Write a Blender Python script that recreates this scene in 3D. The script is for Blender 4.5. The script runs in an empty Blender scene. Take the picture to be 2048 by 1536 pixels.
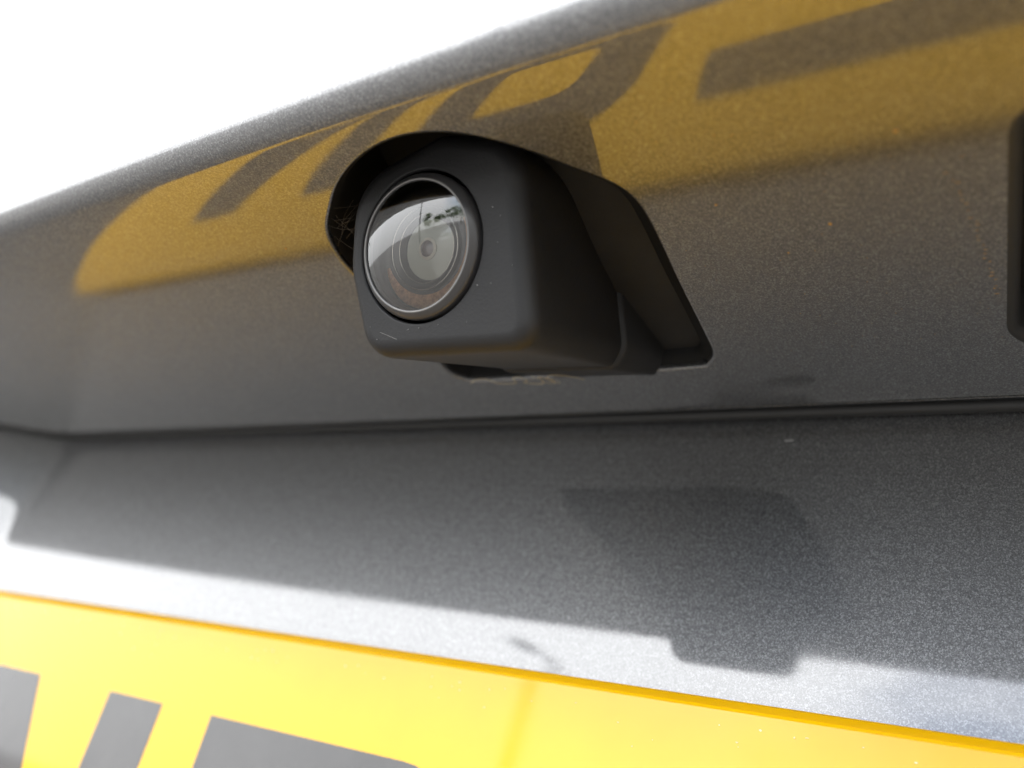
import bpy, bmesh, math, random
import numpy as np
from mathutils import Matrix, Vector
from mathutils.geometry import delaunay_2d_cdt
random.seed(7)
rng = np.random.RandomState(11)
MM = 0.001
ZO = 800.0            # plate top edge stands 0.8 m above the ground; all lengths below are millimetres
scene = bpy.context.scene
col = scene.collection

# ------------------------------------------------------------------ camera
cd = bpy.data.cameras.new('camera')
cam = bpy.data.objects.new('camera', cd); col.objects.link(cam)
XA = Vector((0.83220043, 0.50408138, 0.23096407))      # camera right
YD = Vector((-0.05145015, 0.48495074, -0.87302672))    # camera down
FW = Vector((-0.55208271, 0.71465008, 0.42951128))     # camera forward
m = Matrix((XA, -YD, -FW)).transposed().to_4x4()
m.translation = Vector((136.584, -94.286, -16.486 + ZO)) * MM
# the tailgate leans back a little: car and photographer share this tilt about the plate's top edge
LEAN = Matrix.Translation((0, 0, ZO * MM)) @ Matrix.Rotation(math.radians(-6), 4, 'X') @ Matrix.Translation((0, 0, -ZO * MM))
cam.matrix_world = LEAN @ m
cd.sensor_width = 36.0
cd.lens = 1770.28 / 2048 * 36
cd.clip_start = 0.002
cd.clip_end = 2000
cd.dof.use_dof = True
cd.dof.focus_distance = 0.0905
cd.dof.aperture_fstop = 18.0
scene.camera = cam

# ------------------------------------------------------------------ sky, sun, exposure
SUN_EL, SUN_AZ = 60.0, 206.0       # azimuth clockwise from +Y
w = bpy.data.worlds.new('World'); scene.world = w; w.use_nodes = True
nt = w.node_tree; nt.nodes.clear()
out = nt.nodes.new('ShaderNodeOutputWorld'); bg = nt.nodes.new('ShaderNodeBackground')
sky = nt.nodes.new('ShaderNodeTexSky'); sky.sky_type = 'NISHITA'; sky.sun_disc = False
sky.sun_elevation = math.radians(SUN_EL); sky.sun_rotation = math.radians(SUN_AZ)
sky.air_density = 1.0; sky.dust_density = 1.2; sky.ozone_density = 1.0
tc = nt.nodes.new('ShaderNodeTexCoord')
cn = nt.nodes.new('ShaderNodeTexNoise'); cn.inputs['Scale'].default_value = 2.6; cn.inputs['Detail'].default_value = 8
cn.inputs['Roughness'].default_value = 0.6
dt = nt.nodes.new('ShaderNodeVectorMath'); dt.operation = 'DISTANCE'; dt.inputs[1].default_value = (0.06, -0.95, 0.30)   # a gap in the cloud
ad = nt.nodes.new('ShaderNodeMath'); ad.operation = 'MULTIPLY_ADD'; ad.inputs[1].default_value = 0.55
cr = nt.nodes.new('ShaderNodeMapRange'); cr.inputs['From Min'].default_value = 0.46; cr.inputs['From Max'].default_value = 0.66
cr.inputs['To Min'].default_value = 0.12; cr.inputs['To Max'].default_value = 0.97; cr.interpolation_type = 'SMOOTHSTEP'
mx = nt.nodes.new('ShaderNodeMix'); mx.data_type = 'RGBA'
mx.inputs[7].default_value = (12.0, 12.1, 12.2, 1)         # bright cloud
nt.links.new(tc.outputs['Generated'], cn.inputs['Vector']); nt.links.new(tc.outputs['Generated'], dt.inputs[0])
nt.links.new(cn.outputs['Fac'], ad.inputs[0]); nt.links.new(dt.outputs['Value'], ad.inputs[2])
nt.links.new(ad.outputs[0], cr.inputs['Value'])
nt.links.new(cr.outputs[0], mx.inputs[0])
nt.links.new(sky.outputs['Color'], mx.inputs[6])
# overcast skies are darker towards the horizon than overhead
sx = nt.nodes.new('ShaderNodeSeparateXYZ'); nt.links.new(tc.outputs['Generated'], sx.inputs[0])
gz_ = nt.nodes.new('ShaderNodeMapRange'); gz_.inputs['From Max'].default_value = 1.0; gz_.inputs['To Min'].default_value = 0.6; gz_.inputs['To Max'].default_value = 2.5
nt.links.new(sx.outputs['Z'], gz_.inputs['Value'])
cm = nt.nodes.new('ShaderNodeVectorMath'); cm.operation = 'SCALE'; cm.inputs[0].default_value = (12.0, 12.1, 12.2)
nt.links.new(gz_.outputs[0], cm.inputs['Scale']); nt.links.new(cm.outputs[0], mx.inputs[7])
nt.links.new(mx.outputs[2], bg.inputs['Color'])
bg.inputs['Strength'].default_value = 0.1
nt.links.new(bg.outputs['Background'], out.inputs['Surface'])
sd = bpy.data.lights.new('sun', 'SUN'); sun = bpy.data.objects.new('sun', sd); col.objects.link(sun)
sd.energy = 1.3; sd.angle = math.radians(60); sd.color = (1.0, 0.98, 0.955)
az, el = math.radians(SUN_AZ), math.radians(SUN_EL)
to_sun = Vector((math.sin(az) * math.cos(el), math.cos(az) * math.cos(el), math.sin(el)))
sun.rotation_euler = (-to_sun).to_track_quat('-Z', 'Y').to_euler()
vs = scene.view_settings
vs.view_transform = 'Standard'; vs.look = 'None'; vs.gamma = 1.0; vs.use_curve_mapping = False
vs.exposure = 2.1

# ------------------------------------------------------------------ materials
def new_mat(name):
    mt = bpy.data.materials.new(name); mt.use_nodes = True
    n = mt.node_tree; b = n.nodes['Principled BSDF']
    return mt, n, b
def noise(n, scale, detail=4, rough=0.5, vec=None):
    t = n.nodes.new('ShaderNodeTexNoise'); t.inputs['Scale'].default_value = scale
    t.inputs['Detail'].default_value = detail; t.inputs['Roughness'].default_value = rough
    if vec: n.links.new(vec, t.inputs['Vector'])
    return t
def ramp(n, src, stops):
    r = n.nodes.new('ShaderNodeValToRGB'); e = r.color_ramp.elements
    while len(e) < len(stops): e.new(0.5)
    for k, (p, c) in enumerate(stops):
        e[k].position = p; e[k].color = (*c, 1) if len(c) == 3 else c
    n.links.new(src, r.inputs['Fac']); return r
def g3(v): return (v, v, v)

def paint_mat():
    mt, n, b = new_mat('grey_metallic_paint')
    tcn = n.nodes.new('ShaderNodeTexCoord'); ob = tcn.outputs['Object']
    geo = n.nodes.new('ShaderNodeNewGeometry')
    vo = n.nodes.new('ShaderNodeTexVoronoi'); vo.inputs['Scale'].default_value = 8200
    n.links.new(ob, vo.inputs['Vector'])
    def flake_normal(amount):
        s = n.nodes.new('ShaderNodeVectorMath'); s.operation = 'SUBTRACT'; s.inputs[1].default_value = (0.5, 0.5, 0.5)
        n.links.new(vo.outputs['Color'], s.inputs[0])
        k = n.nodes.new('ShaderNodeVectorMath'); k.operation = 'SCALE'; k.inputs['Scale'].default_value = amount
        n.links.new(s.outputs[0], k.inputs[0])
        a = n.nodes.new('ShaderNodeVectorMath'); a.operation = 'ADD'
        n.links.new(k.outputs[0], a.inputs[0]); n.links.new(geo.outputs['Normal'], a.inputs[1])
        z = n.nodes.new('ShaderNodeVectorMath'); z.operation = 'NORMALIZE'; n.links.new(a.outputs[0], z.inputs[0])
        return z.outputs[0]
    dust = noise(n, 60, 6, 0.6, ob)
    fine = noise(n, 2600, 2, 0.6, ob)
    b.inputs['Metallic'].default_value = 1.0
    c = ramp(n, vo.outputs['Color'], [(0.15, (0.09, 0.0905, 0.093)), (0.6, (0.155, 0.156, 0.16)), (0.92, (0.30, 0.302, 0.31))])
    n.links.new(c.outputs['Color'], b.inputs['Base Color'])
    b.inputs['Roughness'].default_value = 0.54
    n.links.new(flake_normal(0.10), b.inputs['Normal'])
    b.inputs['Coat Weight'].default_value = 1.0; b.inputs['Coat IOR'].default_value = 1.82
    r = ramp(n, dust.outputs['Fac'], [(0.3, g3(0.03)), (0.75, g3(0.10))])
    n.links.new(r.outputs['Color'], b.inputs['Coat Roughness'])
    cnb = n.nodes.new('ShaderNodeBump'); cnb.inputs['Strength'].default_value = 0.02; cnb.inputs['Distance'].default_value = 0.0001   # orange peel
    op = noise(n, 900, 2, 0.5, ob); n.links.new(op.outputs['Fac'], cnb.inputs['Height'])
    n.links.new(cnb.outputs[0], b.inputs['Coat Normal'])
    return mt
def plastic(name, c, rough, grain=0.0, gscale=3500, dusty=0.0):
    mt, n, b = new_mat(name)
    ob = n.nodes.new('ShaderNodeTexCoord').outputs['Object']
    big = noise(n, 90, 5, 0.6, ob)
    r = ramp(n, big.outputs['Fac'], [(0.3, c), (0.8, tuple(min(1, x * (1.35 + dusty)) + dusty * 0.02 for x in c))])
    n.links.new(r.outputs['Color'], b.inputs['Base Color'])
    b.inputs['Roughness'].default_value = rough
    if grain:
        f = noise(n, gscale, 3, 0.6, ob)
        bp = n.nodes.new('ShaderNodeBump'); bp.inputs['Strength'].default_value = grain; bp.inputs['Distance'].default_value = 0.00005
        n.links.new(f.outputs['Fac'], bp.inputs['Height']); n.links.new(bp.outputs[0], b.inputs['Normal'])
    return mt
PAINT = paint_mat()
PLASTIC = plastic('black_moulded_plastic', (0.011, 0.0108, 0.0113), 0.55, 0.7)
PLASTIC.node_tree.nodes['Principled BSDF'].inputs['Specular IOR Level'].default_value = 0.34
RECESS = plastic('dull_black_plastic', (0.006, 0.0058, 0.0058), 0.75, 0.3)
RECESS.node_tree.nodes['Principled BSDF'].inputs['Specular IOR Level'].default_value = 0.2
FLANGE = plastic('dusty_dark_plastic', (0.011, 0.0105, 0.010), 0.66, 0.4, 3000, 0.3)
FLANGE.node_tree.nodes['Principled BSDF'].inputs['Specular IOR Level'].default_value = 0.3
RUBBER = plastic('black_rubber', (0.012, 0.012, 0.012), 0.55, 0.3)
BEZEL = plastic('satin_black_ring', (0.035, 0.034, 0.035), 0.30)
BARREL = plastic('black_lens_barrel', (0.008, 0.007, 0.008), 0.35)

def simple(name, c, rough=0.4, metal=0.0, coat=0.0):
    mt, n, b = new_mat(name)
    b.inputs['Base Color'].default_value = (*c, 1); b.inputs['Roughness'].default_value = rough
    b.inputs['Metallic'].default_value = metal; b.inputs['Coat Weight'].default_value = coat
    return mt
STEEL = simple('bright_ring_metal', (0.75, 0.72, 0.66), 0.22, 1.0)
ELEMENT = simple('pale_coated_glass', (0.40, 0.41, 0.35), 0.25, 0.0, 1.0)
ELEMENT2 = simple('pale_green_glass', (0.46, 0.48, 0.40), 0.2, 0.0, 1.0)
PUPIL = simple('dark_pupil', (0.09, 0.06, 0.06), 0.2, 0.0, 1.0)
PUPILRIM = simple('pupil_rim', (0.5, 0.46, 0.38), 0.3)
EDGE = simple('worn_ring_edge', (0.16, 0.155, 0.15), 0.3)
THREAD = simple('tan_fibre', (0.48, 0.39, 0.24), 0.85)
WEB = simple('pale_web', (0.16, 0.13, 0.10), 0.9)
DUST = simple('ochre_dust', (0.40, 0.22, 0.06), 0.9)
SCUFF = simple('pale_scuff', (0.22, 0.215, 0.21), 0.8)
FLECK = simple('white_fleck', (0.75, 0.68, 0.42), 0.7)
CHIP = simple('bare_primer', (0.22, 0.22, 0.22), 0.5)

def brown_ring_mat():
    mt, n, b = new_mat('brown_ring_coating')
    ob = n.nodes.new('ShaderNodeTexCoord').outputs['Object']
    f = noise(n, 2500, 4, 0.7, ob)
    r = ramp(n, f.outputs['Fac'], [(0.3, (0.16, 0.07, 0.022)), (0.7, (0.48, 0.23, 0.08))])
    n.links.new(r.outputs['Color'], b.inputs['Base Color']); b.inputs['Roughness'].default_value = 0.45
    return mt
BROWN_RING = brown_ring_mat()
def glass_mat():
    mt, n, b = new_mat('lens_glass'); n.nodes.remove(b)
    t = n.nodes.new('ShaderNodeBsdfTransparent'); g = n.nodes.new('ShaderNodeBsdfGlossy')
    g.inputs['Roughness'].default_value = 0.015
    fr = n.nodes.new('ShaderNodeFresnel'); fr.inputs['IOR'].default_value = 2.05
    ms = n.nodes.new('ShaderNodeMixShader')
    n.links.new(fr.outputs[0], ms.inputs[0]); n.links.new(t.outputs[0], ms.inputs[1]); n.links.new(g.outputs[0], ms.inputs[2])
    n.links.new(ms.outputs[0], n.nodes['Material Output'].inputs['Surface'])
    return mt
GLASS = glass_mat()
def plate_mat(name, c0, c1, spec):
    mt, n, b = new_mat(name)
    ob = n.nodes.new('ShaderNodeTexCoord').outputs['Object']
    f = noise(n, 45, 5, 0.6, ob)
    r = ramp(n, f.outputs['Fac'], [(0.35, c0), (0.75, c1)])
    n.links.new(r.outputs['Color'], b.inputs['Base Color'])
    rr = ramp(n, f.outputs['Fac'], [(0.3, g3(0.03)), (0.8, g3(0.07))])
    n.links.new(rr.outputs['Color'], b.inputs['Roughness'])
    b.inputs['IOR'].default_value = spec
    return mt
YELLOW = plate_mat('yellow_reflective_acrylic', (0.62, 0.335, 0.002), (0.68, 0.37, 0.004), 1.5)
INK = plate_mat('black_plate_ink', (0.035, 0.034, 0.035), (0.06, 0.058, 0.058), 1.6)

# ------------------------------------------------------------------ mesh helpers (millimetres, converted on build)
def mesh_obj(name, verts, faces, mat, parent=None, smooth=True, normals=None, org=None):
    o3 = np.array(org if org is not None else (parent['org'] if parent is not None else (0, 0, 0)), float)
    v = (np.asarray(verts, float) - o3) * MM
    me = bpy.data.meshes.new(name); me.from_pydata(v.tolist(), [], [list(map(int, f)) for f in faces])
    me.update()
    me.polygons.foreach_set('use_smooth', [smooth] * len(me.polygons))
    if normals is not None: me.normals_split_custom_set_from_vertices([tuple(map(float, q)) for q in normals])
    me.materials.append(mat)
    o = bpy.data.objects.new(name, me); col.objects.link(o)
    if parent is not None: o.parent = parent
    else: o.location = ((o3 + np.array((0, 0, ZO))) * MM).tolist()
    o['org'] = o3.tolist()
    return o
def thing(name, label, cat, org, group=None):
    e = bpy.data.objects.new(name, None); col.objects.link(e)
    e.empty_display_size = 0.02
    e.location = (org[0] * MM, org[1] * MM, (org[2] + ZO) * MM)
    e['label'] = label; e['category'] = cat; e['org'] = list(org)
    if group: e['group'] = group
    return e
def round_poly(pts, seg=8):
    """closed polygon [(x, y, r)] with rounded corners"""
    out = []; n = len(pts)
    for i in range(n):
        p0 = np.array(pts[i - 1][:2], float); p = np.array(pts[i][:2], float); p1 = np.array(pts[(i + 1) % n][:2], float); r = pts[i][2]
        a = (p0 - p); la = np.linalg.norm(a); a /= la; b = (p1 - p); lb = np.linalg.norm(b); b /= lb
        ang = math.acos(max(-1, min(1, a @ b))); d = r / math.tan(ang / 2); d = min(d, la * .49, lb * .49); r = d * math.tan(ang / 2)
        if r < 1e-6: out.append(p); continue
        c = p + (a + b) / np.linalg.norm(a + b) * (r / math.sin(ang / 2))
        s = p + a * d; e = p + b * d
        a0 = math.atan2(*(s - c)[::-1]); a1 = math.atan2(*(e - c)[::-1]); da = (a1 - a0 + math.pi) % (2 * math.pi) - math.pi
        for k in range(seg + 1): 
            t = a0 + da * k / seg; out.append(c + r * np.array((math.cos(t), math.sin(t))))
    return np.array(out)
def resample(loop, step):
    out = []; n = len(loop)
    for i in range(n):
        a, b = loop[i], loop[(i + 1) % n]; L = np.linalg.norm(b - a)
        if L < 1e-4: continue
        k = max(1, int(round(L / step)))
        for j in range(k): out.append(a + (b - a) * j / k)
    return np.array(out)
def ccw(loop):
    x, y = loop[:, 0], loop[:, 1]; A = np.sum(x * np.roll(y, -1) - np.roll(x, -1) * y)
    return loop if A > 0 else loop[::-1]
def offset(loop, d):
    """inward offset of a ccw loop"""
    t = np.roll(loop, -1, 0) - np.roll(loop, 1, 0); t /= np.linalg.norm(t, axis=1)[:, None] + 1e-12
    return loop + d * np.stack([-t[:, 1], t[:, 0]], 1)
def strip(rings, closed=True):
    """quads between successive rings of equal length"""
    n = len(rings[0]); V = np.concatenate(rings); F = []
    for k in range(len(rings) - 1):
        for i in range(n if closed else n - 1):
            j = (i + 1) % n; F.append((k * n + i, k * n + j, (k + 1) * n + j, (k + 1) * n + i))
    return V, F
def lathe(prof, frame, seg=72):
    """prof: list of (r, w) revolved about the frame's w axis"""
    O, U, Vv, W = frame; rings = []
    for r, wv in prof:
        t = np.arange(seg) * 2 * math.pi / seg
        rings.append(O + np.outer(np.cos(t) * r, U) + np.outer(np.sin(t) * r, Vv) + wv * W)
    return strip(rings)
def tube(path, r, seg=6):
    P = np.array(path, float); rings = []
    T = np.gradient(P, axis=0); T /= np.linalg.norm(T, axis=1)[:, None]
    a = np.array((.3, .5, .81)); 
    for p, t in zip(P, T):
        u = np.cross(t, a); u /= np.linalg.norm(u); v = np.cross(t, u)
        th = np.arange(seg) * 2 * math.pi / seg
        rings.append(p + r * (np.outer(np.cos(th), u) + np.outer(np.sin(th), v)))
    return strip(rings)
def spline(pts, n=12):
    P = np.array(pts, float); Q = np.concatenate([[2 * P[0] - P[1]], P, [2 * P[-1] - P[-2]]]); out = []
    for i in range(1, len(Q) - 2):
        for k in range(n):
            t = k / n; a, b, c, d = Q[i - 1], Q[i], Q[i + 1], Q[i + 2]
            out.append(.5 * (2 * b + (c - a) * t + (2 * a - 5 * b + 4 * c - d) * t * t + (3 * b - a - 3 * c + d) * t ** 3))
    out.append(P[-1]); return np.array(out)

# ------------------------------------------------------------------ ground
mt, n, b = new_mat('asphalt')
ob = n.nodes.new('ShaderNodeTexCoord').outputs['Object']
f1 = noise(n, 160, 4, 0.7, ob); f2 = noise(n, 0.7, 4, 0.5, ob)
mxr = n.nodes.new('ShaderNodeMix'); mxr.data_type = 'FLOAT'; mxr.inputs[0].default_value = 0.4
n.links.new(f1.outputs['Fac'], mxr.inputs[2]); n.links.new(f2.outputs['Fac'], mxr.inputs[3])
r = ramp(n, mxr.outputs[0], [(0.3, (0.035, 0.034, 0.032)), (0.7, (0.075, 0.07, 0.064))])
n.links.new(r.outputs['Color'], b.inputs['Base Color']); b.inputs['Roughness'].default_value = 0.85
gr = mesh_obj('ground', [(-4e5, -4e5, 0), (4e5, -4e5, 0), (4e5, 4e5, 0), (-4e5, 4e5, 0)], [(0, 1, 2, 3)], mt, None, False, org=(0, 0, -ZO))
for vv in gr.data.vertices: vv.co.z = 0
gr['kind'] = 'structure'

# ------------------------------------------------------------------ tailgate
tail = thing('tailgate', 'dark grey metallic car tailgate with overhanging trim above the yellow plate', 'tailgate', (80, 0, 0))
DEG = math.radians(-2)
def y_bend(X): return -49.6 + 1.3e-4 * ((X - 179) ** 2 - 69 ** 2)
def softp(x, k): return np.logaddexp(0, np.asarray(x, float) / k) * k
def wall_y(X, Z):
    z = np.asarray(Z, float)
    base = 8 - 0.112 * softp(37 - z, 1.5) + 0.112 * softp(-z, 2.0)
    edge = -65 - 0.10 * (37 - z)
    return base - 0.42 * softp(edge + 12 - np.asarray(X, float) - 12, 1.0) 
def rear_y(X): return wall_y(X, 37.0) - 2.2
# outer profile beyond the bend, arc length q >= 0
QS = [(0, 0)]; PH = [DEG]; ds = 0.05; y = z = 0.0; ph = DEG
QP = [(0.0, 0.0, DEG)]
while len(QP) < 3200:
    y -= ds * math.cos(ph); z += ds * math.sin(ph)
    q = len(QP) * ds
    if q < 7: ph += ds * 0.030 * (q / 12)
    elif ph < math.radians(78): ph += ds / 3.2
    elif ph < math.radians(86): ph += ds / 700
    QP.append((y, z, ph))
QP = np.array(QP)
def relief(X, Y):
    """soft pressed-in pocket near the trim's rear edge"""
    d = 0.07 * np.exp(-(((X - 112) / 9.5) ** 4)) * np.exp(-(((Y + 1.2) / 2.6) ** 2))
    d = d + 0.10 * np.exp(-(((X - 49) / 4.0) ** 4)) * np.exp(-(((Y + 4) / 3.0) ** 2))
    return d
def under(X, q):
    X = np.asarray(X, float); q = np.asarray(q, float); yb = y_bend(X)
    zb = 37 - (6 - yb) * math.tan(-DEG)
    i = np.clip(q / ds, 0, len(QP) - 1.001); k = i.astype(int); t = i - k
    P = QP[k] * (1 - t)[..., None] + QP[k + 1] * t[..., None]
    flat = q < 0
    y = np.where(flat, yb - q, yb + P[..., 0])
    z = np.where(flat, 37 - (6 - y) * math.tan(-DEG), zb + P[..., 1])
    rel = (y - rear_y(X))
    groove = np.clip(rel + 2.8, 0, 3) ** 2 / 7.5
    z = z + np.where(flat, groove + relief(X, y), 0)
    return np.stack([X, y, z], -1)
def under_n(X, q):
    e = 0.02; a = under(X + e, q) - under(X - e, q); b = under(X, q + e) - under(X, q - e)
    nn = np.cross(a, b); nn /= np.linalg.norm(nn, axis=1)[:, None]
    nn *= np.where(nn[:, 2:3] > 0, -1, 1) if False else 1
    return nn
HP = [(62.6, -25), (63.3, -33), (64.0, -38), (66.2, -42.8), (70.0, -46.6), (74.6, -50.1), (80.2, -52.6), (85.5, -53.4), (90.5, -52.3), (95.0, -49.2), (99.0, -44.8), (101.6, -41.6), (102.5, -38.6), (102.3, -34), (101.3, -25.8), (100, -13.4), (99.4, -10.0), (98.0, -7.8), (95.6, -6.9), (80, -6.9), (64, -7.0), (61.2, -7.8), (60.2, -10.5), (61.2, -17)]
HPw = np.array([(x, y_, 0) for x, y_ in HP[-2:] + HP + HP[:2]])
HOLE = resample(ccw(spline(HPw, 6)[12:-13, :2]), 0.7)
HOLE2 = resample(ccw(round_poly([(128.9, -6.2, 5), (176, -6.2, 5), (179, -42.2, 5), (132.3, -42.2, 4)])), 1.0)
def to_q(loop): return np.stack([loop[:, 0], y_bend(loop[:, 0]) - loop[:, 1]], 1)
xs = np.concatenate([np.arange(-880, -330, 50), np.arange(-330, -100, 10), np.arange(-100, 200, 2.5), np.arange(200, 460, 12), np.arange(460, 1250, 50)])
qe = np.concatenate([np.arange(0, 20, 0.5), np.arange(20, 158, 6)])
pts = []; 
def inside(p, loop):
    x, y = loop[:, 0], loop[:, 1]; x2, y2 = np.roll(x, -1), np.roll(y, -1)
    c = ((y > p[1]) != (y2 > p[1])) & (p[0] < (x2 - x) * (p[1] - y) / (y2 - y + 1e-15) + x)
    return np.count_nonzero(c) % 2 == 1
rear = to_q(np.stack([xs, rear_y(xs)], 1))
top = np.stack([xs[::-1], np.full(len(xs), qe[-1])], 1)
outer = np.concatenate([rear, top])
h1, h2 = to_q(HOLE), to_q(HOLE2)
for X in xs[1:-1]:
    ql = y_bend(X) - float(rear_y(X))
    rows = list(ql + np.arange(0.35, 8, 0.45)) + list(np.arange(ql + 8.5, -1, 3.0)) + list(qe[:-1])
    for q in rows:
        if q <= ql + 0.1: continue
        for hl in (h1, h2):
            if abs(X - hl[:, 0].mean()) < 32 and (inside((X, q), hl) or np.min(np.hypot(hl[:, 0] - X, hl[:, 1] - q)) < 0.35): break
        else: pts.append((X, q))
allp = np.concatenate([outer, h1, h2, np.array(pts)])
no, n1, n2 = len(outer), len(h1), len(h2)
loops = [list(range(no)), list(range(no, no + n1))[::-1], list(range(no + n1, no + n1 + n2))[::-1]]
edges = [(L[i], L[(i + 1) % len(L)]) for L in loops for i in range(len(L))]
cv, ce, cf, *_ = delaunay_2d_cdt([Vector(p) for p in allp], edges, [], 0, 1e-6)
cv = np.array([(p.x, p.y) for p in cv])
keep = []
for f in cf:
    c = cv[list(f)].mean(0)
    ql = y_bend(c[0]) - float(rear_y(c[0]))
    if c[1] < ql - 0.05 and c[0] > -300: pass
    if inside(c, h1) or inside(c, h2) or not inside(c, outer): continue
    keep.append(f)
PV = under(cv[:, 0], cv[:, 1]); PN = under_n(cv[:, 0], cv[:, 1])
t0 = np.cross(PV[keep[0][1]] - PV[keep[0][0]], PV[keep[0][2]] - PV[keep[0][0]])
if t0 @ PN[keep[0][0]] < 0: keep = [f[::-1] for f in keep]
if PN[np.argmin(np.abs(cv[:, 0] - 50) + np.abs(cv[:, 1] + 20)), 2] > 0: PN = -PN; keep = [f[::-1] for f in keep]
trim = mesh_obj('trim_strip', PV, keep, PAINT, tail, True, PN)

def rim(name, loop, r, depth, mat, parent, inset=0.0):
    """rolled edge of an opening and its wall, going up into the trim"""
    L = ccw(loop); base = under(L[:, 0], to_q(L)[:, 1]); rings = []
    for k in range(7):
        a = k / 6 * math.pi / 2
        o = offset(L, r * math.sin(a)); rings.append(np.column_stack([o, base[:, 2] + r * (1 - math.cos(a))]))
    for d in (0.33, 0.66, 1.0):
        o = offset(L, r + inset * d); rings.append(np.column_stack([o, base[:, 2] + r + d * depth]))
    V, F = strip(rings)
    return mesh_obj(name, V, [f[::-1] for f in F], mat, parent)
rim('opening_edge', HOLE, 0.35, 0.3, PAINT, tail)
GL = ccw(HOLE); gz = under(GL[:, 0], to_q(GL)[:, 1])[:, 2]
gw = 0.3 + 0.5 / (1 + np.exp(-(GL[:, 0] - 84) / 3.0)) + 0.6 / (1 + np.exp(-(GL[:, 0] - 84) / 3.0))
og = offset(GL, 1) - GL
V, F = strip([np.column_stack([GL + og * 0.33, gz + 0.62]), np.column_stack([GL + og * (0.45 + gw)[:, None], gz + 1.3]), np.column_stack([GL + og * (0.47 + gw)[:, None], gz + 17])])
mesh_obj('gasket', V, [f[::-1] for f in F], RECESS, tail)
# rear bead of the trim and the dark seam behind it
ring = []
X = xs; yr = rear_y(X); base = under(X, to_q(np.stack([X, yr], 1))[:, 1])
for k in range(9):
    a = k / 8 * math.pi / 2
    ring.append(np.column_stack([X, yr + 0.4 * math.sin(a), base[:, 2] + 0.4 * (1 - math.cos(a))]))
ring.append(np.column_stack([X, yr + 0.4, base[:, 2] + 9]))
V, F = strip(ring, closed=False)
mesh_obj('trim_bead', V, F, PAINT, tail)
V, F = tube(np.column_stack([xs, yr + 0.15, base[:, 2] + 0.05]), 0.2, 8); mesh_obj('edge_lip', V, F, PAINT, tail)
V, F = tube(np.column_stack([xs, rear_y(xs) + 1.25, np.full(len(xs), 37.55)]), 0.85, 10)
mesh_obj('seam_shade', V, F, RUBBER, tail)  # black tube added to stand in for the shade inside the gap
# recessed panel behind the plate, with its slanting left flank
px = np.concatenate([np.arange(-880, -330, 50), np.arange(-330, -110, 12), np.arange(-110, -20, 0.8), np.arange(-20, 460, 8), np.arange(460, 1250, 50)])
pz = np.concatenate([np.arange(-620, -260, 40), np.arange(-260, -8, 12), np.arange(-8, 47, 1.0)])
GX, GZ = np.meshgrid(px, pz); GY = wall_y(GX, GZ)
# small dents and drips pressed in the skin
for (dx, dz, amp, sx, sz) in ((103.4, 34.0, 0.0, 1, 1),): GY = GY
V = np.stack([GX, GY, GZ], -1).reshape(-1, 3); W_ = len(px)
F = [(j * W_ + i, j * W_ + i + 1, (j + 1) * W_ + i + 1, (j + 1) * W_ + i) for j in range(len(pz) - 1) for i in range(W_ - 1)]
mesh_obj('recess_panel', V, F, PAINT, tail)

tq = under(xs, np.full(len(xs), qe[-1]))
V, F = strip([tq, tq + (0, 60, 150), tq + (0, 160, 350), tq + (0, 330, 620), tq + (0, 900, 700)], closed=False)
mesh_obj('outer_skin', V, F, PAINT, tail)
# release switch in the neighbouring opening
sw_e = rim('opening_edge', HOLE2, 1.1, 4.5, RUBBER, tail)
L2 = offset(ccw(HOLE2), 1.5); zz = under(L2[:, 0], to_q(L2)[:, 1])[:, 2]
rings = [np.column_stack([offset(L2, -1.2), zz + 5.2]), np.column_stack([offset(L2, 0.2), zz + 5.0]), np.column_stack([offset(L2, 1.2), zz + 4.2]), np.column_stack([offset(L2, 3), zz + 4.0])]
V, F = strip(rings); cidx = len(V); V = np.vstack([V, V[-len(L2):].mean(0)]); nL = len(L2)
F += [(cidx - nL + i, cidx - nL + (i + 1) % nL, cidx) for i in range(nL)]
mesh_obj('release_switch', V, [f[::-1] for f in F], RUBBER, tail)

# ------------------------------------------------------------------ reversing camera
EL = math.radians(27)
KL = 0.957
LO = np.array((82.45, -43.35, 30.5)); LU = KL * np.array((1.0, 0, 0)); LW = KL * np.array((0, -math.cos(EL), -math.sin(EL))); LV = KL * np.array((0, -math.sin(EL), math.cos(EL)))
rc = thing('reversing_camera', 'small black reversing camera with glass dome lens set in the tailgate trim', 'camera', (80, -25, 37))
def uvw(p2, wv): return LO + np.outer(p2[:, 0], LU) + np.outer(p2[:, 1], LV) + np.asarray(wv)[..., None] * LW if np.ndim(wv) else LO + np.outer(p2[:, 0], LU) + np.outer(p2[:, 1], LV) + wv * LW
HO = ccw(round_poly([(-8.8, -11.0, 4.0), (12.9, -11.6, 2.8), (11.4, 9.0, 5.0), (2.0, 11.6, 6), (-10.2, 8.5, 6.5), (-11.2, -1.0, 8)], 8))
HO = resample(HO, 0.7)
rings = []
FR = 1.9
for k in range(9):                                    # front face rim to flank
    a = k / 8 * math.pi / 2
    rings.append(uvw(offset(HO, FR * (1 - math.sin(a))), -FR * (1 - math.cos(a))))
for d in (4, 8, 14, 22, 30, 40):
    s = np.array((1 + 0.000 * d, 1.0)); sh = np.array((-0.10 * (d - FR) if d > FR else 0, 0))
    o = HO.copy(); right = np.clip((o[:, 0] - 4) / 8, 0, 1); o[:, 0] -= right * (0.10 * (d - FR) + 0.012 * max(0, d - 6) ** 1.7 * 0.5)
    rings.append(uvw(o, -d))
LC = np.array((-0.75, 0.0))                            # lens centre on the face
th = np.arange(len(HO)) * 2 * math.pi / len(HO)
f0 = offset(HO, FR)
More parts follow.
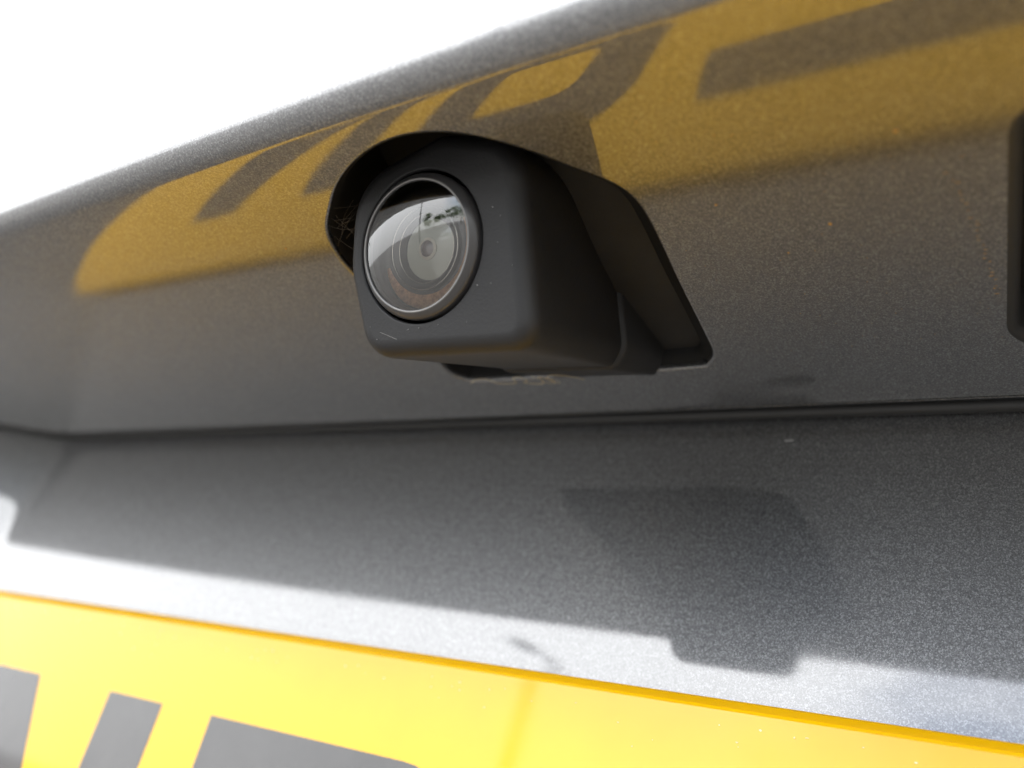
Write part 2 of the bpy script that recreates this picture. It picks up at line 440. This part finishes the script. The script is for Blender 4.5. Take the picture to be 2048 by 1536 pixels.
ang0 = np.arctan2(f0[:, 1] - LC[1], f0[:, 0] - LC[0])
circ = lambda r: np.stack([LC[0] + r * np.cos(ang0), LC[1] + r * np.sin(ang0)], 1)
inner = [uvw(circ(7.9), -0.5), uvw(circ(7.95), -0.15), uvw(circ(8.15), 0.0), uvw(circ(8.4) * 0.7 + f0 * 0.3, 0.0)]
V, F = strip(inner + rings); nh = len(HO)
me = bpy.data.meshes.new('tmp'); me.from_pydata(V.tolist(), [], [list(f) for f in F]); me.update()
NV = np.array([v.normal[:] for v in me.vertices])
if NV[nh * 8] @ LW < 0: NV = -NV; F = [f[::-1] for f in F]
NV[nh * 2:nh * 5] = LW / KL
bpy.data.meshes.remove(me)
mesh_obj('housing', V, F, PLASTIC, rc, True, NV)
# collar where the housing meets its mounting
CO = HO.copy(); CO[:, 0] = np.where(CO[:, 0] > 4, CO[:, 0] - np.clip((CO[:, 0] - 4) / 8, 0, 1) * 3.1, CO[:, 0])
CO = offset(CO, -0.5)
rings = [uvw(offset(CO, 1.2), -25.0), uvw(offset(CO, 0.25), -25.1), uvw(CO, -25.6), uvw(CO, -42)]
V, F = strip(rings); mesh_obj('collar', V, F, PLASTIC, rc)
# mounting flange, recessed in the opening and deepening outwards
FL = offset(ccw(HOLE), -1.5)
fz = lambda X, Y: 38.6 + np.clip(-(Y + 8), 0, 100) * 0.03 + softp(-(Y + 30), 3) * 0.25 + softp(78 - X, 2.0) * 0.35
gx = np.linspace(52, 108, 60); gy = np.linspace(-60, -2, 60); A, B = np.meshgrid(gx, gy)
V = np.stack([A, B, fz(A, B)], -1).reshape(-1, 3)
F = [(j * 60 + i, (j + 1) * 60 + i, (j + 1) * 60 + i + 1, j * 60 + i + 1) for j in range(59) for i in range(59) if gx[i] > 85]
mesh_obj('mounting_flange', V, F, FLANGE, rc)
BL = offset(ccw(HOLE), 0.5); V = np.vstack([np.column_stack([BL, np.full(len(BL), 51.0)]), [[82, -28, 51.0]]]); nb = len(BL)
mesh_obj('recess_back', V, [(i, nb, (i + 1) % nb) for i in range(nb)], RECESS, rc)
# bezel ring, glass and the parts behind it
FRM = (LO + LC[0] * LU + LC[1] * LV, LU, LV, LW)
def turned(name, prof, mat, parent, seg=96, flip=False):
    V, F = lathe(prof, FRM, seg); return mesh_obj(name, V, [f[::-1] for f in F] if flip else F, mat, parent)
bz = turned('lens_bezel', [(7.6, -1.2), (7.58, 0.0), (7.5, 0.2), (7.36, 0.36), (6.92, 0.72), (6.80, 0.78), (6.68, 0.74), (6.60, 0.55), (6.58, -1.6)], BEZEL, rc)
turned('bezel_edge', [(6.90, 0.745), (6.84, 0.79), (6.76, 0.79), (6.70, 0.755)], EDGE, bz)
RD = 25.0; capz = lambda r: 0.62 + math.sqrt(RD ** 2 - r ** 2) - math.sqrt(RD ** 2 - 6.62 ** 2)
rr = np.linspace(0.001, 6.62, 28)
gd = turned('lens_glass', [(q, capz(q)) for q in rr[::-1]], GLASS, rc)
br = turned('lens_barrel', [(6.6, -0.2), (6.45, -0.9), (6.4, -1.5), (4.45, -1.5), (4.4, -1.45), (4.35, -0.9)], BARREL, rc)
aa = np.radians(np.linspace(28, -165, 60)); rgs = []  # brown ring kept only along its lit arc; the shading is in the shape
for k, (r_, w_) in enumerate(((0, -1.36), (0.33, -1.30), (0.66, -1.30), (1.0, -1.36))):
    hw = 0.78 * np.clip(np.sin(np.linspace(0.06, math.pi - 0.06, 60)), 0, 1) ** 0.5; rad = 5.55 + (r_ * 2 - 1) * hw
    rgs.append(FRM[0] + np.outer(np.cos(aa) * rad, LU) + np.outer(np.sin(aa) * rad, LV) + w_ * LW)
V, F = strip(rgs, closed=False); mesh_obj('brown_lit_arc', V, F, BROWN_RING, br)
def ring_torus(name, R, wv, r, parent, mat=STEEL):
    V, F = lathe([(R + r * math.cos(t), wv + r * math.sin(t)) for t in np.linspace(0, 2 * math.pi, 9)], FRM, 96)
    return mesh_obj(name, V, F, mat, parent)
ring_torus('retaining_ring', 4.33, -0.85, 0.06, br)
turned('inner_cone', [(4.33, -0.9), (4.1, -0.8), (3.8, -1.1), (3.7, -1.1), (3.2, -1.9)], BARREL, br)
ring_torus('retaining_ring', 3.62, -1.15, 0.045, br)
el_ = turned('inner_lens', [(q, -1.9 + 0.5 * (1 - (q / 3.2) ** 2)) for q in np.linspace(3.2, 1.15, 14)], ELEMENT, rc)
turned('inner_lens_middle', [(q, -1.39 + 0.25 * (1 - (q / 1.15) ** 2)) for q in np.linspace(1.16, 0.85, 4)], PUPILRIM, el_)
turned('pupil', [(q, -1.28 + 0.25 * (1 - (q / 0.86) ** 2)) for q in np.linspace(0.86, 0.001, 8)], PUPIL, el_)

# ------------------------------------------------------------------ number plate
pl = thing('number_plate', 'yellow car number plate with black characters below the tailgate trim', 'number plate', (179, 0, -111))
def plate_loop(ins): return resample(round_poly([(-79 + ins, -111 + ins, 4), (441 - ins, -111 + ins, 4), (441 - ins, -ins, 4), (-79 + ins, -ins, 4)], 6), 12)
def ring_at(ins, y):
    base = round_poly([(-79 + ins, -111 + ins, 5 - ins), (441 - ins, -111 + ins, 5 - ins), (441 - ins, -ins, 5 - ins), (-79 + ins, -ins, 5 - ins)], 6)
    return np.column_stack([base[:, 0], np.full(len(base), y), base[:, 1]])
rings = [ring_at(0, 3.2), ring_at(0, 1.25), ring_at(0.15, 1.0), ring_at(1.0, 0.12), ring_at(1.35, 0.0)]
V, F = strip(rings); nr = len(rings[0]); F = [f for f in F]
F.append(tuple(range(len(V) - nr, len(V)))); F.append(tuple(range(nr))[::-1])
po = mesh_obj('plate_base', V, F, YELLOW, pl, False)
def glyph(name, loops, x0, ztop):
    bm = bmesh.new(); es = []
    for lp in loops:
        vs_ = [bm.verts.new((x0 + p[0], -0.06, ztop - 79 + p[1])) for p in lp]
        es += [bm.edges.new((vs_[i], vs_[(i + 1) % len(vs_)])) for i in range(len(vs_))]
    bmesh.ops.triangle_fill(bm, edges=es, use_beauty=True)
    bm.verts.index_update()
    V = [v.co[:] for v in bm.verts]; F = []
    for f in bm.faces:
        idx = [v.index for v in f.verts]
        F.append(idx if f.normal.y < 0 else idx[::-1])
    bm.free()
    return mesh_obj(name, V, F, INK, pl, False)
ZT = -13.3
glyph('letter', [[(0, 0), (14, 0), (14, 46), (35, 0), (50, 0), (50, 79), (36, 79), (36, 33), (15, 79), (0, 79)]], -36, ZT)
R_out = round_poly([(0, 0, 0), (14, 0, 0), (14, 29, 0), (22, 29, 0), (34.5, 0, 0), (50, 0, 0), (36.5, 31, 0), (50, 38, 12), (50, 79, 13), (0, 79, 0)], 10)
R_in = round_poly([(14, 42, 0), (36, 42, 6), (36, 66, 6), (14, 66, 0)], 6)
glyph('letter', [R_out, R_in], 25.5, ZT)
glyph('digit', [[(10, 0), (25, 0), (50, 63), (50, 79), (0, 79), (0, 65), (34, 65)]], 87, ZT)

# ------------------------------------------------------------------ small things: fibre, web, specks
tp = [(65.5, -11.2, 34.0), (67.0, -12.4, 33.6), (68.7, -12.3, 33.8), (69.7, -10.7, 34.0), (72.5, -10.6, 33.9), (73.1, -12.3, 33.6), (74.4, -12.7, 33.5), (74.6, -11.0, 33.9), (73.2, -9.8, 34.4), (75.3, -8.8, 34.6), (76.6, -10.5, 34.0), (77.3, -12.6, 33.5), (77.5, -9.0, 34.6), (78.0, -11.5, 33.8), (78.9, -12.6, 33.5), (80.5, -12.5, 33.5), (81.4, -10.6, 34.2), (81.6, -8.6, 35.0)]
tp2 = [(76.2, -12.8, 33.5), (76.9, -10.9, 33.9), (76.0, -9.5, 34.4), (77.6, -8.4, 34.8), (78.8, -10.2, 34.0), (77.9, -11.9, 33.6)]
V, F = tube(spline(tp, 8), 0.045); V2, F2 = tube(spline(tp2, 8), 0.032); F = F + [tuple(i + len(V) for i in f) for f in F2]; V = np.vstack([V, V2])
fb = mesh_obj('loose_fibre', V, F, THREAD, None, org=(74, -10, 36))
fb['label'] = 'tangled tan fibre caught on the opening edge under the camera'; fb['category'] = 'fibre'

def speck(name, at, r, mat, parent, squash=0.5):
    V, F = [], []
    bm = bmesh.new(); bmesh.ops.create_icosphere(bm, subdivisions=1, radius=1.0)
    V = np.array([v.co[:] for v in bm.verts]); F = [[v.index for v in f.verts] for f in bm.faces]; bm.free()
    V = V * (1 + 0.35 * rng.randn(len(V), 1)) * np.array(r) + np.array(at)
    return V, F
def scatter(name, items, mat, parent):
    VV, FF = [], []
    for at, r in items:
        V, F = speck(name, at, r, mat, parent); k = sum(len(v) for v in VV)
        VV.append(V); FF += [[i + k for i in f] for f in F]
    o = mesh_obj(name, np.concatenate(VV), FF, mat, parent, False); o['kind'] = 'stuff'; return o
def on_trim(X, Y): return tuple(under(np.array([X]), to_q(np.array([[X, Y]]))[:, 1])[0])
it = [(on_trim(x, y), (0.16, 0.16, 0.09)) for x, y in ((109.0, -36.5), (124.8, -41.4), (117.6, -31.4), (113, -28), (58.8, -41.7))]
for k in range(70): it.append((on_trim(rng.uniform(20, 130), rng.uniform(-50, -8)) if False else on_trim(rng.uniform(103.5, 130), rng.uniform(-52, -8)), (0.03 + 0.03 * rng.rand(),) * 3))
for k in range(26):                                   # gritty run by the second opening
    t = k / 25; it.append((on_trim(127.6 + 1.6 * t ** 0.5 + rng.uniform(-.25, .25), -35.5 + 18 * t + rng.uniform(-.3, .3)), (0.10 + 0.12 * rng.rand(), 0.05, 0.04)))
scatter('dust', it, DUST, tail)
scatter('paint_chip', [((103.4, 7.7, 33.8), (0.75, 0.25, 0.3)), ((-0.4, 7.25, 26.2), (0.5, 0.2, 1.1))], CHIP, tail)
it = []
for k in range(60):
    x = rng.uniform(-40, 140); it.append(((x, -0.05, -2.6 - abs(rng.randn()) * 1.8), (0.06 + 0.13 * rng.rand(), 0.04, 0.04 + 0.06 * rng.rand())))
scatter('dust_fleck', it, FLECK, pl)
it = []
for k in range(34):
    p = LO + LU * rng.uniform(-8, 11) + LV * rng.uniform(-10, 6) + LW * 0.02; q = p - FRM[0]
    if math.hypot(q @ LU, q @ LV) < 7.9 * KL ** 2: continue
    it.append((p, (0.03 + 0.04 * rng.rand(),) * 3))
for k in range(30):                                   # fine scuffs along the lower left corner
    t = k / 29; it.append((LO + LU * (-6.2 + 2.2 * t) + LV * (-8.4 - 0.9 * t) + LW * 0.0, (0.06, 0.02, 0.02)))
scatter('dust_fleck', it, SCUFF, rc)
# cobweb in the gap beside the lens
wp = [((66.9, -44.0, 35.6), (71.2, -41.5, 36.5)), ((68.5, -46.5, 35.5), (71.8, -43.0, 38.2)), ((66.0, -41.5, 36.0), (70.9, -39.0, 33.5)), ((67.2, -45.0, 37.5), (70.6, -40.0, 34.6)), ((65.4, -40.0, 35.8), (69.0, -42.5, 38.0))]
for k in range(9):
    wp.append(((65.2 + rng.uniform(0, 4), -47.0 + rng.uniform(0, 8), 35.4 + rng.uniform(0, 2)), (70.0 + rng.uniform(0, 2.2), -45 + rng.uniform(0, 7), 34 + rng.uniform(0, 5))))
VV, FF = [], []
for a_, b_ in wp:
    a_, b_ = np.array(a_), np.array(b_); mid = (a_ + b_) / 2 + (0, 0, -0.35) + rng.randn(3) * 0.2
    V, F = tube(spline([a_, mid, b_], 8), 0.009, 5); k = sum(len(v) for v in VV); VV.append(V); FF += [[i + k for i in f] for f in F]
wb = mesh_obj('cobweb', np.concatenate(VV), FF, WEB, None, org=(68, -43, 36))
wb['label'] = 'fine pale cobweb strands in the gap left of the lens housing'; wb['category'] = 'cobweb'

# ------------------------------------------------------------------ what the lens and the plate mirror: trees and a post behind the photographer; outer trees added to dim the horizon
BARK = plastic('bark', (0.05, 0.035, 0.022), 0.9)
lm, n, b = new_mat('leaves'); ob = n.nodes.new('ShaderNodeTexCoord').outputs['Object']
r = ramp(n, noise(n, 3, 4, 0.7, ob).outputs['Fac'], [(0.3, (0.03, 0.06, 0.015)), (0.7, (0.09, 0.13, 0.04))])
n.links.new(r.outputs['Color'], b.inputs['Base Color']); b.inputs['Roughness'].default_value = 0.6
def tree(az, dist, h, wd, label):
    a = math.radians(az); o3 = np.array((-math.sin(a) * dist, -math.cos(a) * dist, 0)) * 1000
    t = thing('tree', label, 'tree', (o3[0], o3[1], -ZO), 'trees mirrored in the lens or added to dim the horizon'); t['kind'] = 'far'
    base = np.array((o3[0], o3[1], -ZO))
    path = [base + (0, 0, k * h * 160) + np.append(rng.randn(2) * 40 * k, 0) for k in range(5)]
    rings = [];
    for k, p in enumerate(path):
        th_ = np.arange(8) * math.pi / 4; rr_ = h * 26 * (1 - 0.18 * k); rings.append(p + np.column_stack([np.cos(th_) * rr_, np.sin(th_) * rr_, 0 * th_]))
    V, F = strip(rings); mesh_obj('trunk', V, F, BARK, t)
    cl = [(rng.randn(3) * (0.26, 0.26, 0.15), rng.uniform(0.10, 0.22)) for _ in range(16)]
    VV = []; FF = []
    for k in range(2600):
        c, sz = cl[rng.randint(len(cl))]; p = c + rng.randn(3) * sz * 0.5
        p = base + np.array((p[0] * wd, p[1] * wd, h * 0.62 + p[2] * h * 0.9)) * 1000
        u = rng.randn(3); u /= np.linalg.norm(u); v = np.cross(u, rng.randn(3)); v /= np.linalg.norm(v); q = 55 * h * rng.uniform(.4, .8)
        i = len(VV); VV += [p - u * q, p - v * q * .5, p + u * q, p + v * q * .5]; FF.append((i, i + 1, i + 2, i + 3))
    mesh_obj('crown', VV, FF, lm, t, False)
for az_, d_, h_, w_, lab in ((-9, 24, 5.6, 7.5, 'leafy tree mirrored at the upper right of the lens'), (9, 30, 5.0, 8.5, 'leafy tree mirrored near the middle of the lens'),
        (-27, 22, 6.2, 8.0, 'leafy tree added at the right to dim the horizon'), (-48, 20, 6.4, 8.0, 'leafy tree added farther right to dim the horizon'),
        (24, 34, 4.6, 8.0, 'leafy tree mirrored left of the lens centre'), (-72, 19, 6.4, 8.0, 'unseen leafy tree added at the far right to dim the horizon'),
        (88, 20, 5.5, 8.0, 'leafy tree added at the far left to dim the horizon')):  # outer trees added to keep horizon light off the trim underside
    tree(az_, d_, h_, w_, lab)
pst = thing('lamp_post', 'slim street post mirrored as a thin line in the yellow plate', 'lamp post', (-4770, -7630, -ZO)); pst['kind'] = 'far'
FRM_P = (np.array((-4770.0, -7630.0, -ZO)), np.array((1.0, 0, 0)), np.array((0, 1.0, 0)), np.array((0, 0, 1.0)))
STEELG = simple('galvanised_steel', (0.12, 0.12, 0.12), 0.5, 0.4)
V, F = lathe([(95, 0), (95, 900), (62, 950), (48, 4300), (0.1, 4310)], FRM_P, 16); mesh_obj('pole', V, F, STEELG, pst)
V, F = tube(spline([(-4770, -7630, 4250 - ZO), (-4770, -7400, 4420 - ZO), (-4770, -7000, 4440 - ZO)], 6), 35, 8); mesh_obj('arm', V, F, STEELG, pst)
V, F = strip([np.array([(x * k - 4770, y_ - 7000, z_ - ZO) for x, y_ in ((-90, 0), (90, 0), (90, 420), (-90, 420))]) for k, z_ in ((0.6, 4500), (1, 4440), (1, 4400), (0.8, 4390))])
F += [(0, 1, 2, 3), (15, 14, 13, 12)]; mesh_obj('lamp_head', V, F, STEELG, pst, False)

# ------------------------------------------------------------------ lean everything fixed to the car
bpy.context.view_layer.update()
for o in list(col.objects):
    if o.parent is None and o.name not in ('camera', 'sun', 'ground') and o.get('kind') != 'far':
        o.matrix_world = LEAN @ o.matrix_world
for o in col.objects:
    if o.get('kind') == 'far': del o['kind']
    if 'org' in o: del o['org']
